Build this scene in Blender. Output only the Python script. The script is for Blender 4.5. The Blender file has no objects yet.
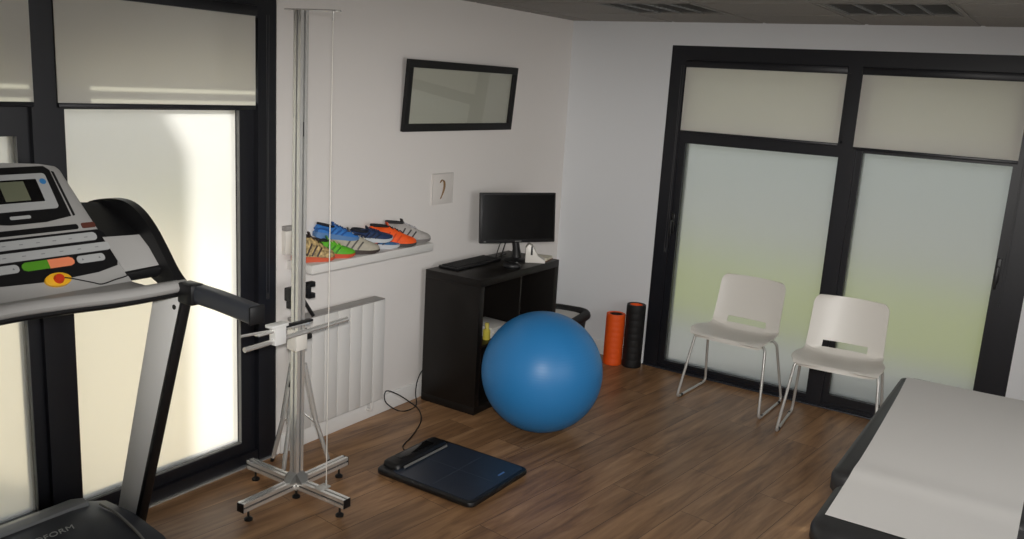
import bpy, bmesh, math, random
from mathutils import Vector, Matrix
random.seed(7)
scene = bpy.context.scene
C = scene.collection
PI = math.pi

# ------------------------------------------------------------------ camera, world, sun, lights, exposure
cam_d = bpy.data.cameras.new('camera'); cam = bpy.data.objects.new('camera', cam_d); C.objects.link(cam)
cam_d.sensor_fit = 'HORIZONTAL'; cam_d.sensor_width = 36.0; cam_d.lens = 870.175 / 1024 * 36.0
cam_d.clip_start = 0.02; cam_d.clip_end = 200
yaw, pitch, roll = 2.14299, 0.21200, -0.05980
fw = Vector((math.cos(pitch)*math.cos(yaw), math.cos(pitch)*math.sin(yaw), -math.sin(pitch)))
rt = fw.cross(Vector((0, 0, 1))).normalized(); dn = fw.cross(rt)
r2 = math.cos(roll)*rt + math.sin(roll)*dn; d2 = -math.sin(roll)*rt + math.cos(roll)*dn
M = Matrix((r2, -d2, -fw)).transposed().to_4x4(); M.translation = Vector((3.135, -5.467, 1.89))
cam.matrix_world = M
scene.camera = cam

vs = scene.view_settings
vs.view_transform = 'Standard'; vs.look = 'None'; vs.gamma = 1.0; vs.use_curve_mapping = False
vs.exposure = 0.0
scene.cycles.use_denoising = True
scene.cycles.max_bounces = 14; scene.cycles.diffuse_bounces = 5; scene.cycles.glossy_bounces = 5
scene.cycles.transmission_bounces = 10; scene.cycles.transparent_max_bounces = 12
scene.cycles.sample_clamp_indirect = 6.0

world = bpy.data.worlds.new('sky'); scene.world = world; world.use_nodes = True
wn = world.node_tree.nodes; wl = world.node_tree.links
bg = wn['Background']
bg.inputs['Color'].default_value = (0.88, 0.94, 1.0, 1)
bg.inputs['Strength'].default_value = 1.05

SUN_DIR = Vector((-0.75, -0.35, 0.56)).normalized()        # towards the sun
sd = bpy.data.lights.new('sun', 'SUN'); sd.energy = 8.5; sd.angle = math.radians(1.0); sd.color = (1.0, 0.97, 0.92)
so = bpy.data.objects.new('sun', sd); C.objects.link(so)
so.rotation_euler = SUN_DIR.to_track_quat('Z', 'Y').to_euler(); so.location = (-6, -6, 6)

# fill light added outside an invented window opening in the right-hand wall
wd = bpy.data.lights.new('side_fill_light', 'AREA'); wd.shape = 'RECTANGLE'; wd.size = 2.4; wd.size_y = 1.3
wd.energy = 34; wd.color = (1.0, 0.97, 0.94)
wo = bpy.data.objects.new('side_fill_light', wd); C.objects.link(wo)
wo.location = (4.72, -3.3, 1.45); wo.rotation_euler = (math.radians(90), 0, math.radians(90))
# the camera's own flash, a wide flat beam
fd = bpy.data.lights.new('camera_flash', 'SPOT'); fd.energy = 400; fd.spot_size = math.radians(44); fd.spot_blend = 1.0
fd.shadow_soft_size = 0.05; fd.color = (1.0, 0.97, 0.93)
fo = bpy.data.objects.new('camera_flash', fd); C.objects.link(fo)
fo.location = Vector((3.135, -5.467, 1.99))
fo.rotation_euler = (-(fw + rt*0.10 + Vector((0, 0, -0.05)))).to_track_quat('Z', 'Y').to_euler()
fo.scale = (2.4, 1.0, 1.0)

# ------------------------------------------------------------------ materials
def lin(c):
    return tuple(((v/255)/12.92 if v <= 10 else (((v/255)+0.055)/1.055)**2.4) for v in c)
def mat(name, col, rough=0.5, metal=0.0, spec=0.5, noise=None, bump=None, coat=0.0, linear=False, emit=None):
    m = bpy.data.materials.new(name); m.use_nodes = True
    nt = m.node_tree; b = nt.nodes['Principled BSDF']
    c = col if linear else lin(col)
    b.inputs['Base Color'].default_value = (*c, 1); b.inputs['Roughness'].default_value = rough
    b.inputs['Metallic'].default_value = metal; b.inputs['Specular IOR Level'].default_value = spec
    b.inputs['Coat Weight'].default_value = coat
    if noise or bump:
        tc = nt.nodes.new('ShaderNodeTexCoord')
        n = nt.nodes.new('ShaderNodeTexNoise'); n.inputs['Scale'].default_value = (noise or bump)[0]; n.inputs['Detail'].default_value = 4
        nt.links.new(tc.outputs['Object'], n.inputs['Vector'])
        if noise:
            r = nt.nodes.new('ShaderNodeValToRGB'); k = noise[1]
            r.color_ramp.elements[0].position = 0.3; r.color_ramp.elements[1].position = 0.7
            r.color_ramp.elements[0].color = (*[v*(1-k) for v in c], 1); r.color_ramp.elements[1].color = (*[min(1, v*(1+k)) for v in c], 1)
            nt.links.new(n.outputs['Fac'], r.inputs['Fac']); nt.links.new(r.outputs['Color'], b.inputs['Base Color'])
        if bump:
            bp = nt.nodes.new('ShaderNodeBump'); bp.inputs['Strength'].default_value = bump[1]; bp.inputs['Distance'].default_value = 0.002
            nt.links.new(n.outputs['Fac'], bp.inputs['Height']); nt.links.new(bp.outputs['Normal'], b.inputs['Normal'])
    return m

MT = {}
MT['wall'] = mat('wall_paint', (232, 228, 224), 0.75, bump=(180, 0.12))
MT['wall_b'] = mat('wall_paint_cool', (226, 228, 230), 0.75, bump=(180, 0.12))
MT['white_trim'] = mat('white_trim', (228, 227, 224), 0.5)
MT['frame'] = mat('anthracite_frame', (24, 25, 31), 0.38)
MT['gasket'] = mat('gasket_grey', (120, 120, 118), 0.5)
MT['alu'] = mat('aluminium', (246, 246, 243), 0.24, 0.72)
MT['slot_shade'] = mat('painted_slot_shade', (70, 70, 70), 0.5, 0.6)  # dark tone that paints in the shade inside the profile slots
MT['steel'] = mat('steel', (205, 204, 200), 0.34, 0.35)
MT['black_plastic'] = mat('black_plastic', (17, 17, 19), 0.42)
MT['black_matte'] = mat('black_matte', (17, 17, 18), 0.7)
MT['black_wood'] = mat('black_brown_veneer', (22, 19, 17), 0.42, spec=0.3, noise=(6, 0.15))
MT['screen'] = mat('dark_screen', (14, 14, 15), 0.12)
MT['white_plastic'] = mat('white_plastic', (228, 224, 216), 0.36)
MT['white_enamel'] = mat('white_enamel', (222, 220, 216), 0.35)
MT['paper'] = mat('paper_sheet', (214, 212, 208), 0.8, bump=(60, 0.08))
MT['leather'] = mat('black_vinyl', (48, 48, 49), 0.42, bump=(220, 0.25))
MT['tread_grey'] = mat('silver_grey_plastic', (166, 165, 163), 0.42)
MT['tread_silver'] = mat('silver_upright', (228, 228, 226), 0.45)
MT['hood_grey'] = mat('hood_grey', (128, 130, 132), 0.4)
MT['hood_dark'] = mat('hood_dark', (52, 55, 62), 0.4)
MT['belt'] = mat('belt_black', (24, 24, 26), 0.7, bump=(300, 0.3))
MT['lcd'] = mat('lcd_green_grey', (112, 116, 96), 0.25)
MT['btn_silver'] = mat('button_silver', (176, 178, 178), 0.45)
MT['green'] = mat('button_green', (86, 150, 40), 0.4)
MT['salmon'] = mat('button_salmon', (240, 140, 100), 0.4)
MT['yellow'] = mat('key_yellow', (240, 180, 40), 0.4)
MT['red'] = mat('key_red', (205, 60, 30), 0.4)
MT['brownred'] = mat('label_brown', (92, 50, 40), 0.5)
MT['bluedot'] = mat('sticker_blue', (60, 130, 190), 0.4)
MT['ivory'] = mat('ivory_plastic', (226, 220, 200), 0.5)
MT['card'] = mat('card_white', (222, 217, 212), 0.45)
MT['card_grey'] = mat('card_edge', (150, 147, 144), 0.4)
MT['card_rim'] = mat('card_rim', (200, 196, 192), 0.5)
MT['brown_print'] = mat('print_brown', (128, 100, 66), 0.6)
MT['plate_blue'] = mat('plate_navy', (44, 52, 66), 0.32)
MT['plate_line'] = mat('plate_line', (70, 80, 94), 0.4)
MT['bluemark'] = mat('plate_mark', (90, 130, 190), 0.4)
MT['orange_foam'] = mat('orange_foam', (245, 92, 18), 0.6, bump=(150, 0.2))
MT['black_foam'] = mat('black_foam', (15, 14, 15), 0.65, bump=(150, 0.3))
MT['cord'] = mat('blind_cord', (60, 60, 62), 0.5)
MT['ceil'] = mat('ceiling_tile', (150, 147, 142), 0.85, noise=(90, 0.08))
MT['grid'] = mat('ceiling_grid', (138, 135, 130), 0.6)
MT['louver'] = mat('louver_aluminium', (130, 130, 128), 0.3, 0.8)
MT['tube'] = mat('fluorescent_tube', (190, 190, 188), 0.3)
MT['concrete'] = mat('paving_grey', (116, 116, 114), 0.8, noise=(3, 0.1))
MT['render_pale'] = mat('pale_render', (205, 202, 195), 0.8)
MT['blue_render'] = mat('blue_grey_render', (128, 133, 136), 0.8)
MT['gravel'] = mat('pale_gravel', (214, 200, 168), 0.9, noise=(30, 0.12))
MT['lawn'] = mat('lawn_green', (118, 124, 68), 0.9, noise=(6, 0.2))
MT['shutter'] = mat('shutter_grey', (140, 140, 138), 0.6)

def ball_mat():
    m = mat('blue_ball_vinyl', (46, 130, 194), 0.42); nt = m.node_tree; b = nt.nodes['Principled BSDF']
    tc = nt.nodes.new('ShaderNodeTexCoord'); w = nt.nodes.new('ShaderNodeTexWave'); w.bands_direction = 'Z'
    w.inputs['Scale'].default_value = 22; w.inputs['Distortion'].default_value = 0
    bp = nt.nodes.new('ShaderNodeBump'); bp.inputs['Strength'].default_value = 0.08; bp.inputs['Distance'].default_value = 0.003
    nt.links.new(tc.outputs['Object'], w.inputs['Vector']); nt.links.new(w.outputs['Fac'], bp.inputs['Height']); nt.links.new(bp.outputs['Normal'], b.inputs['Normal'])
    n = nt.nodes.new('ShaderNodeTexNoise'); n.inputs['Scale'].default_value = 7; n.inputs['Detail'].default_value = 6
    mr = nt.nodes.new('ShaderNodeMapRange'); mr.inputs['To Min'].default_value = 0.34; mr.inputs['To Max'].default_value = 0.52
    nt.links.new(tc.outputs['Object'], n.inputs['Vector']); nt.links.new(n.outputs['Fac'], mr.inputs['Value']); nt.links.new(mr.outputs['Result'], b.inputs['Roughness'])
    return m
MT['ball'] = ball_mat()

def floor_mat():
    m = bpy.data.materials.new('wood_planks'); m.use_nodes = True; nt = m.node_tree; b = nt.nodes['Principled BSDF']
    N = nt.nodes.new; L = nt.links.new
    tc = N('ShaderNodeTexCoord'); mp = N('ShaderNodeMapping'); mp.inputs['Rotation'].default_value = (0, 0, math.radians(90 + 6.5 - 13 + 0))
    mp.vector_type = 'TEXTURE'
    L(tc.outputs['Object'], mp.inputs['Vector'])
    br = N('ShaderNodeTexBrick'); br.offset = 0.37; br.offset_frequency = 2
    br.inputs['Scale'].default_value = 1.0; br.inputs['Brick Width'].default_value = 1.22; br.inputs['Row Height'].default_value = 0.185
    br.inputs['Mortar Size'].default_value = 0.0012; br.inputs['Mortar Smooth'].default_value = 0.1; br.inputs['Bias'].default_value = 0.0
    br.inputs['Color1'].default_value = (0, 0, 0, 1); br.inputs['Color2'].default_value = (1, 1, 1, 1); br.inputs['Mortar'].default_value = (0.0, 0.0, 0.0, 1)
    L(mp.outputs['Vector'], br.inputs['Vector'])
    # stretched grain, shifted per plank
    vm = N('ShaderNodeVectorMath'); vm.operation = 'MULTIPLY'; vm.inputs[1].default_value = (1.2, 11, 1)
    ad = N('ShaderNodeVectorMath'); ad.operation = 'MULTIPLY_ADD'; ad.inputs[1].default_value = (7.3, 3.1, 5.7)
    L(mp.outputs['Vector'], vm.inputs[0]); L(br.outputs['Color'], ad.inputs[0]); L(vm.outputs['Vector'], ad.inputs[2])
    n1 = N('ShaderNodeTexNoise'); n1.inputs['Scale'].default_value = 1.6; n1.inputs['Detail'].default_value = 8; n1.inputs['Roughness'].default_value = 0.62; n1.inputs['Distortion'].default_value = 0.6
    L(ad.outputs['Vector'], n1.inputs['Vector'])
    rp = N('ShaderNodeValToRGB'); e = rp.color_ramp.elements
    e[0].position = 0.28; e[0].color = (*lin((108, 78, 54)), 1); e[1].position = 0.75; e[1].color = (*lin((194, 154, 114)), 1)
    k = e.new(0.5); k.color = (*lin((158, 120, 85)), 1)
    L(n1.outputs['Fac'], rp.inputs['Fac'])
    mx = N('ShaderNodeMix'); mx.data_type = 'RGBA'; mx.blend_type = 'MULTIPLY'; mx.inputs['Factor'].default_value = 1.0
    tr = N('ShaderNodeValToRGB'); tr.color_ramp.elements[0].color = (0.74, 0.73, 0.72, 1); tr.color_ramp.elements[1].color = (1.06, 1.04, 1.0, 1)
    L(br.outputs['Color'], tr.inputs['Fac'])
    L(rp.outputs['Color'], mx.inputs['A']); L(tr.outputs['Color'], mx.inputs['B'])
    mo = N('ShaderNodeMix'); mo.data_type = 'RGBA'; mo.inputs['B'].default_value = (*lin((52, 36, 26)), 1)
    L(br.outputs['Fac'], mo.inputs['Factor']); L(mx.outputs['Result'], mo.inputs['A'])
    L(mo.outputs['Result'], b.inputs['Base Color'])
    b.inputs['Roughness'].default_value = 0.36; b.inputs['Specular IOR Level'].default_value = 0.45
    bp = N('ShaderNodeBump'); bp.inputs['Strength'].default_value = 0.12; bp.inputs['Distance'].default_value = 0.001
    L(n1.outputs['Fac'], bp.inputs['Height']); L(bp.outputs['Normal'], b.inputs['Normal'])
    return m
MT['floor'] = floor_mat()

def frost_mat(name, trans=0.3, rough=0.5, tint=(0.95, 0.95, 0.93)):
    """frosted privacy film: blurs what stands outside, scatters the light that falls on it, keeps a glossy inner surface"""
    m = bpy.data.materials.new(name); m.use_nodes = True; nt = m.node_tree
    for n in list(nt.nodes):
        if n.type != 'OUTPUT_MATERIAL': nt.nodes.remove(n)
    out = [n for n in nt.nodes if n.type == 'OUTPUT_MATERIAL'][0]; N = nt.nodes.new; L = nt.links.new
    rf = N('ShaderNodeBsdfRefraction'); rf.inputs['IOR'].default_value = 1.12; rf.inputs['Roughness'].default_value = rough; rf.inputs['Color'].default_value = (*tint, 1)
    tl = N('ShaderNodeBsdfTranslucent'); tl.inputs['Color'].default_value = (0.86, 0.86, 0.84, 1)
    mx = N('ShaderNodeMixShader'); mx.inputs['Fac'].default_value = trans
    L(rf.outputs[0], mx.inputs[1]); L(tl.outputs[0], mx.inputs[2])
    gl = N('ShaderNodeBsdfGlossy'); gl.inputs['Roughness'].default_value = 0.04
    fr = N('ShaderNodeFresnel'); fr.inputs['IOR'].default_value = 1.45
    m2 = N('ShaderNodeMixShader'); L(fr.outputs[0], m2.inputs['Fac']); L(mx.outputs[0], m2.inputs[1]); L(gl.outputs[0], m2.inputs[2])
    L(m2.outputs[0], out.inputs['Surface'])
    return m
MT['frost_a'] = frost_mat('frosted_film_street', 0.45, 0.5)
MT['frost_b'] = frost_mat('frosted_film_garden', 0.33, 0.62)

def clear_mat():
    m = bpy.data.materials.new('clear_glass'); m.use_nodes = True; nt = m.node_tree
    for n in list(nt.nodes):
        if n.type != 'OUTPUT_MATERIAL': nt.nodes.remove(n)
    out = [n for n in nt.nodes if n.type == 'OUTPUT_MATERIAL'][0]; N = nt.nodes.new; L = nt.links.new
    t = N('ShaderNodeBsdfTransparent'); t.inputs[0].default_value = (0.93, 0.95, 0.95, 1)
    g = N('ShaderNodeBsdfGlossy'); g.inputs['Roughness'].default_value = 0.02
    mx = N('ShaderNodeMixShader'); mx.inputs['Fac'].default_value = 0.06
    L(t.outputs[0], mx.inputs[1]); L(g.outputs[0], mx.inputs[2]); L(mx.outputs[0], out.inputs['Surface'])
    return m
MT['clear'] = clear_mat()

def blind_mat():
    m = bpy.data.materials.new('blind_fabric'); m.use_nodes = True; nt = m.node_tree
    b = nt.nodes['Principled BSDF']; out = nt.nodes['Material Output']; N = nt.nodes.new; L = nt.links.new
    b.inputs['Base Color'].default_value = (*lin((238, 236, 230)), 1); b.inputs['Roughness'].default_value = 0.75
    t = N('ShaderNodeBsdfTranslucent'); t.inputs[0].default_value = (*lin((240, 238, 226)), 1)
    mx = N('ShaderNodeMixShader'); mx.inputs['Fac'].default_value = 0.45
    tc = N('ShaderNodeTexCoord'); w = N('ShaderNodeTexNoise'); w.inputs['Scale'].default_value = 300
    bp = N('ShaderNodeBump'); bp.inputs['Strength'].default_value = 0.08; bp.inputs['Distance'].default_value = 0.001
    L(tc.outputs['Object'], w.inputs['Vector']); L(w.outputs['Fac'], bp.inputs['Height']); L(bp.outputs['Normal'], b.inputs['Normal'])
    L(b.outputs[0], mx.inputs[1]); L(t.outputs[0], mx.inputs[2]); L(mx.outputs[0], out.inputs['Surface'])
    return m
MT['blind'] = blind_mat()

# ------------------------------------------------------------------ mesh helpers
class MB:
    def __init__(s): s.bm = bmesh.new()
    def _xf(s, vs_, T):
        if T is not None: bmesh.ops.transform(s.bm, matrix=T, verts=vs_)
    def box(s, lo, hi, bev=0.0, T=None, seg=2):
        r = bmesh.ops.create_cube(s.bm, size=1.0); v = r['verts']
        lo = Vector(lo); hi = Vector(hi); c = (lo+hi)/2; d = hi-lo
        for q in v: q.co = Vector((q.co.x*d.x, q.co.y*d.y, q.co.z*d.z)) + c
        if bev > 0:
            es = list({e for q in v for e in q.link_edges})
            o = bmesh.ops.bevel(s.bm, geom=es, offset=bev, offset_type='OFFSET', segments=seg, profile=0.5, affect='EDGES')
            v = list({q for f in o['faces'] for q in f.verts} | {q for q in v if q.is_valid})
            # collect the whole island
            seen = set(v); st = list(v)
            while st:
                q = st.pop()
                for e in q.link_edges:
                    w = e.other_vert(q)
                    if w not in seen: seen.add(w); st.append(w)
            v = list(seen)
        s._xf(v, T); return s
    def cyl(s, p0, p1, r, r1=None, seg=16, T=None):
        p0 = Vector(p0); p1 = Vector(p1); d = p1-p0
        if r1 is None: r1 = r
        q = d.to_track_quat('Z', 'Y').to_matrix().to_4x4(); q.translation = (p0+p1)/2
        o = bmesh.ops.create_cone(s.bm, cap_ends=True, segments=seg, radius1=r, radius2=r1, depth=d.length, matrix=q)
        s._xf(o['verts'], T); return s
    def tube(s, pts, r, seg=10, T=None, rad=None, flat=1.0):
        pts = [Vector(p) for p in pts]; n = len(pts); rings = []; up = None
        for i, p in enumerate(pts):
            t = (pts[min(i+1, n-1)] - pts[max(i-1, 0)]).normalized()
            if up is None:
                up = Vector((0, 0, 1)) if abs(t.z) < 0.9 else Vector((1, 0, 0))
            a = t.cross(up).normalized(); b = a.cross(t).normalized(); up = b
            rr = rad[i] if rad else r
            rings.append([s.bm.verts.new(p + a*math.cos(2*PI*k/seg)*rr + b*math.sin(2*PI*k/seg)*rr*flat) for k in range(seg)])
        for i in range(n-1):
            for k in range(seg):
                s.bm.faces.new((rings[i][k], rings[i][(k+1) % seg], rings[i+1][(k+1) % seg], rings[i+1][k]))
        s.bm.faces.new(list(reversed(rings[0]))); s.bm.faces.new(rings[-1])
        s._xf([v for q in rings for v in q], T); return s
    def prism(s, pts, vec, bev=0, T=None):
        T = T if T is not None else Matrix.Identity(4)
        vec = Vector(vec); a = [s.bm.verts.new(T @ Vector(p)) for p in pts]; b = [s.bm.verts.new(T @ (Vector(p)+vec)) for p in pts]; n = len(a)
        s.bm.faces.new(list(reversed(a))); s.bm.faces.new(b)
        for i in range(n): s.bm.faces.new((a[i], a[(i+1) % n], b[(i+1) % n], b[i]))
        if bev:
            es = list({e for q in a+b for e in q.link_edges})
            bmesh.ops.bevel(s.bm, geom=es, offset=bev, offset_type='OFFSET', segments=2, profile=0.5, affect='EDGES')
        return s
    def lathe(s, prof, o=(0, 0, 0), seg=40, T=None, sx=1, sy=1):
        o = Vector(o); rings = []
        for (r, z) in prof:
            if r < 1e-6: rings.append([s.bm.verts.new(o+Vector((0, 0, z)))])
            else: rings.append([s.bm.verts.new(o+Vector((r*sx*math.cos(2*PI*k/seg), r*sy*math.sin(2*PI*k/seg), z))) for k in range(seg)])
        for A, B in zip(rings, rings[1:]):
            for k in range(seg):
                k2 = (k+1) % seg
                if len(A) == 1 and len(B) == 1: continue
                if len(A) == 1: s.bm.faces.new((A[0], B[k2], B[k]))
                elif len(B) == 1: s.bm.faces.new((A[k], A[k2], B[0]))
                else: s.bm.faces.new((A[k], A[k2], B[k2], B[k]))
        s._xf([v for q in rings for v in q], T); return s
    def loft(s, rings, cap=True, T=None, close=True):
        R = [[s.bm.verts.new(Vector(p)) for p in r] for r in rings]; n = len(R[0])
        for A, B in zip(R, R[1:]):
            for k in range(n if close else n-1): s.bm.faces.new((A[k], A[(k+1) % n], B[(k+1) % n], B[k]))
        if cap: s.bm.faces.new(list(reversed(R[0]))); s.bm.faces.new(R[-1])
        s._xf([v for q in R for v in q], T); return s
    def build(s, name, m, parent=None, ang=35, world=False):
        bmesh.ops.recalc_face_normals(s.bm, faces=s.bm.faces)
        me = bpy.data.meshes.new(name); s.bm.to_mesh(me); s.bm.free()
        me.materials.append(MT[m] if isinstance(m, str) else m)
        for p in me.polygons: p.use_smooth = True
        me.set_sharp_from_angle(angle=math.radians(ang))
        o = bpy.data.objects.new(name, me); C.objects.link(o)
        if parent is not None:
            o.parent = parent
            if world:
                root = parent
                T = Matrix.Identity(4)
                while root is not None:
                    T = T_local(root) if root.parent is None else T_local(root)
                    if root.parent is None: break
                    root = root.parent
                me.transform(T.inverted())
        return o
def T_local(o): return Matrix.Translation(o.location) @ o.rotation_euler.to_matrix().to_4x4()
def tag(o, label=None, cat=None, group=None, kind=None):
    if label: o['label'] = label
    if cat: o['category'] = cat
    if group: o['group'] = group
    if kind: o['kind'] = kind
    return o
def thing(name, label, cat, loc=(0, 0, 0), rz=0, group=None, rot=None):
    o = bpy.data.objects.new(name, None); C.objects.link(o); o.empty_display_size = 0.1
    o.location = loc; o.rotation_euler = rot if rot else (0, 0, rz)
    return tag(o, label, cat, group)
def struct(o): o['kind'] = 'structure'; return o
def rrect(w, h, r, n=5, cx=0, cy=0):
    """rounded rectangle outline in 2-D"""
    out = []
    for (sx, sy, a0) in ((1, 1, 0), (-1, 1, 90), (-1, -1, 180), (1, -1, 270)):
        for k in range(n+1):
            a = math.radians(a0 + 90*k/n)
            out.append((cx + sx*(w/2-r) + r*math.cos(a), cy + sy*(h/2-r) + r*math.sin(a)))
    return out
def catmull(pts, n=8):
    pts = [Vector(p) for p in pts]; P = [2*pts[0]-pts[1]] + pts + [2*pts[-1]-pts[-2]]; out = []
    for i in range(1, len(P)-2):
        a, b, c, d = P[i-1:i+3]
        for k in range(n):
            t = k/n
            out.append(0.5*((2*b) + (c-a)*t + (2*a-5*b+4*c-d)*t*t + (3*b-a-3*c+d)*t**3))
    out.append(pts[-1]); return out
def fillet(pts, r, n=5):
    pts = [Vector(p) for p in pts]; out = [pts[0]]
    for a, b, c in zip(pts, pts[1:], pts[2:]):
        u = (a-b); v = (c-b); rr = min(r, u.length*0.45, v.length*0.45); p = b+u.normalized()*rr; q = b+v.normalized()*rr
        for k in range(n+1):
            t = k/n; out.append((1-t)**2*p + 2*t*(1-t)*b + t*t*q)
    out.append(pts[-1]); return out
def dup(root, loc, rot=None, label=None, group=None):
    r = root.copy(); C.objects.link(r); r.location = loc
    if rot is not None: r.rotation_euler = rot
    if label: r['label'] = label
    if group: r['group'] = group
    for ch in list(root.children):
        c = ch.copy(); C.objects.link(c); c.parent = r
        for g in list(ch.children):
            d = g.copy(); C.objects.link(d); d.parent = c
    return r

# ------------------------------------------------------------------ the room
H = 2.335; RX = 4.4; RY = -6.8; WT = 0.25
A0, A1, AH = -4.98, -2.672, 2.21          # window opening in the left wall (y range, height)
B0, B1, BH = 0.757, 2.97, 2.186           # patio door opening in the back wall (x range, height)
struct(MB().box((-WT, RY-WT, -0.12), (RX+WT, WT, 0.0)).build('floor', 'floor'))
m = MB()
m.box((-WT, A1, 0), (0, WT, H)).box((-WT, A0, AH), (0, A1, H)).box((-WT, RY-WT, 0), (0, A0, H))
struct(m.build('wall_left', 'wall'))
m = MB()
m.box((0, 0, 0), (B0, WT, H)).box((B0, 0, BH), (B1, WT, H)).box((B1, 0, 0), (RX+WT, WT, H))
struct(m.build('wall_back', 'wall_b'))
m = MB(); WY0, WY1 = -4.65, -1.95  # opening made up to let the side fill light in
m.box((RX, RY-WT, 0), (RX+WT, WY0, H)).box((RX, WY1, 0), (RX+WT, 0, H)).box((RX, WY0, 0), (RX+WT, WY1, 0.75)).box((RX, WY0, 2.15), (RX+WT, WY1, H))
struct(m.build('wall_right', 'wall_b'))
struct(MB().box((0, RY-WT, 0), (RX, RY, H)).build('wall_rear', 'wall'))
fr = MB()
for y in (WY0, -3.33, WY1-0.06): fr.box((RX+0.03, y, 0.75), (RX+0.1, y+0.06, 2.15))
fr.box((RX+0.03, WY0, 0.75), (RX+0.1, WY1, 0.81)).box((RX+0.03, WY0, 2.09), (RX+0.1, WY1, 2.15))
struct(fr.build('window_added', 'frame'))  # frame of the invented window, goes with the added fill light
# ceiling of 60 cm mineral tiles in a thin grid, luminaire openings left free
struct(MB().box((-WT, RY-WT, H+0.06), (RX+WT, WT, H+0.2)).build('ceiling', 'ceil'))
LUM = [(0.75, -1.17), (1.95, -1.17)]
def in_lum(cx, cy): return any(abs(cx-a-0.3) < 0.1 and abs(cy-b-0.3) < 0.1 for a, b in LUM)
tl = MB(); gd = MB()
x = -0.45
xs = [-0.45+0.6*i for i in range(9)]; ys = [0.03-0.6*i for i in range(13)]
for xa in xs:
    for ya in ys:
        if not in_lum(xa+0.3, ya-0.3):
            x0, x1 = max(xa+0.012, 0), min(xa+0.588, RX); y0, y1 = max(ya-0.588, RY), min(ya-0.012, 0)
            if x1 > x0 and y1 > y0: tl.box((x0, y0, H-0.004), (x1, y1, H+0.02))
for xa in xs:
    if 0 < xa < RX: gd.box((xa-0.012, RY, H+0.0), (xa+0.012, 0, H+0.03))
for ya in ys:
    if RY < ya < 0: gd.box((0, ya-0.012, H+0.001), (RX, ya+0.012, H+0.031))
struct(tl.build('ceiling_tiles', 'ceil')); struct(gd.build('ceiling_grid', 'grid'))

def baseboard(name, lo, hi): struct(MB().box(lo, hi, 0.004).build(name, 'white_trim'))
baseboard('baseboard_left', (0, A1+0.02, 0), (0.014, 0, 0.10))
baseboard('baseboard_back', (0.014, -0.014, 0), (B0-0.01, 0, 0.10))
baseboard('baseboard_back.001', (B1+0.01, -0.014, 0), (RX, 0, 0.10))

# ---- left window: two glazed bays, dark frame
w1 = bpy.data.objects.new('window_1', None); C.objects.link(w1); w1['kind'] = 'structure'
m = MB()
m.box((-0.11, A1-0.105, 0), (-0.004, A1, AH))                # right jamb
m.box((-0.11, A0, 0), (-0.004, A0+0.1, AH))                  # left jamb
m.box((-0.11, A0+0.1, 2.10), (-0.004, A1-0.105, AH))         # head
m.box((-0.11, A0+0.1, 0.005), (-0.01, A1-0.105, 0.06))       # sill member
m.box((-0.11, -3.79, 0.06), (-0.006, -3.688, 2.10))          # mullion
m.build('window_frame', 'frame', w1)
# fixed right bay
m = MB()
m.box((-0.10, -2.855, 0.06), (-0.035, -2.77, 1.70)).box((-0.10, -3.69, 0.06), (-0.035, -3.655, 1.70)).box((-0.10, -3.655, 0.06), (-0.035, -2.855, 0.115)).box((-0.10, -3.69, 1.695), (-0.045, -2.77, 1.735))
m.build('window_sash', 'frame', w1)
# left bay: opening sash with a heavy top rail
m = MB()
m.box((-0.10, -3.835, 0.06), (-0.028, -3.78, 1.72)).box((-0.10, A0+0.1, 1.60), (-0.028, -3.835, 1.72)).box((-0.10, A0+0.1, 0.06), (-0.028, -3.835, 0.15)).box((-0.10, A0+0.1, 0.15), (-0.028, A0+0.17, 1.60))
m.build('window_sash', 'frame', w1)
m = MB()
m.box((-0.052, -2.858, 0.115), (-0.036, -2.842, 1.695)).box((-0.05, -3.66, 0.112), (-0.034, -2.86, 0.119))
m.box((-0.05, -3.838, 0.155), (-0.031, -3.828, 1.60))
m.build('glazing_bead', 'gasket', w1)
MB().box((-0.075, -3.664, 0.113), (-0.057, -2.862, 1.697)).build('pane', 'frost_a', w1)
MB().box((-0.075, A0+0.16, 0.148), (-0.057, -3.832, 1.602)).build('pane', 'frost_a', w1)
MB().box((-0.075, -3.664, 1.735), (-0.060, -2.75, 2.10)).build('pane', 'clear', w1)
MB().box((-0.075, A0+0.1, 1.72), (-0.060, -3.78, 2.10)).build('pane', 'clear', w1)
struct(MB().box((-0.02, A0, 0), (0.012, A1, 0.009), 0.003).build('trim_1', 'alu'))
# outside roller shutter, mostly raised, two slots open above its bottom slat
m = MB()
for (z0, z1) in ((1.795, 1.820), (1.844, 1.866), (1.890, 2.21)):
    m.box((-0.145, A0, z0), (-0.132, A1, z1))
m.box((-0.145, -3.86, 1.80), (-0.132, -3.64, 1.90))
struct(m.build('trim_2', 'shutter'))

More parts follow.
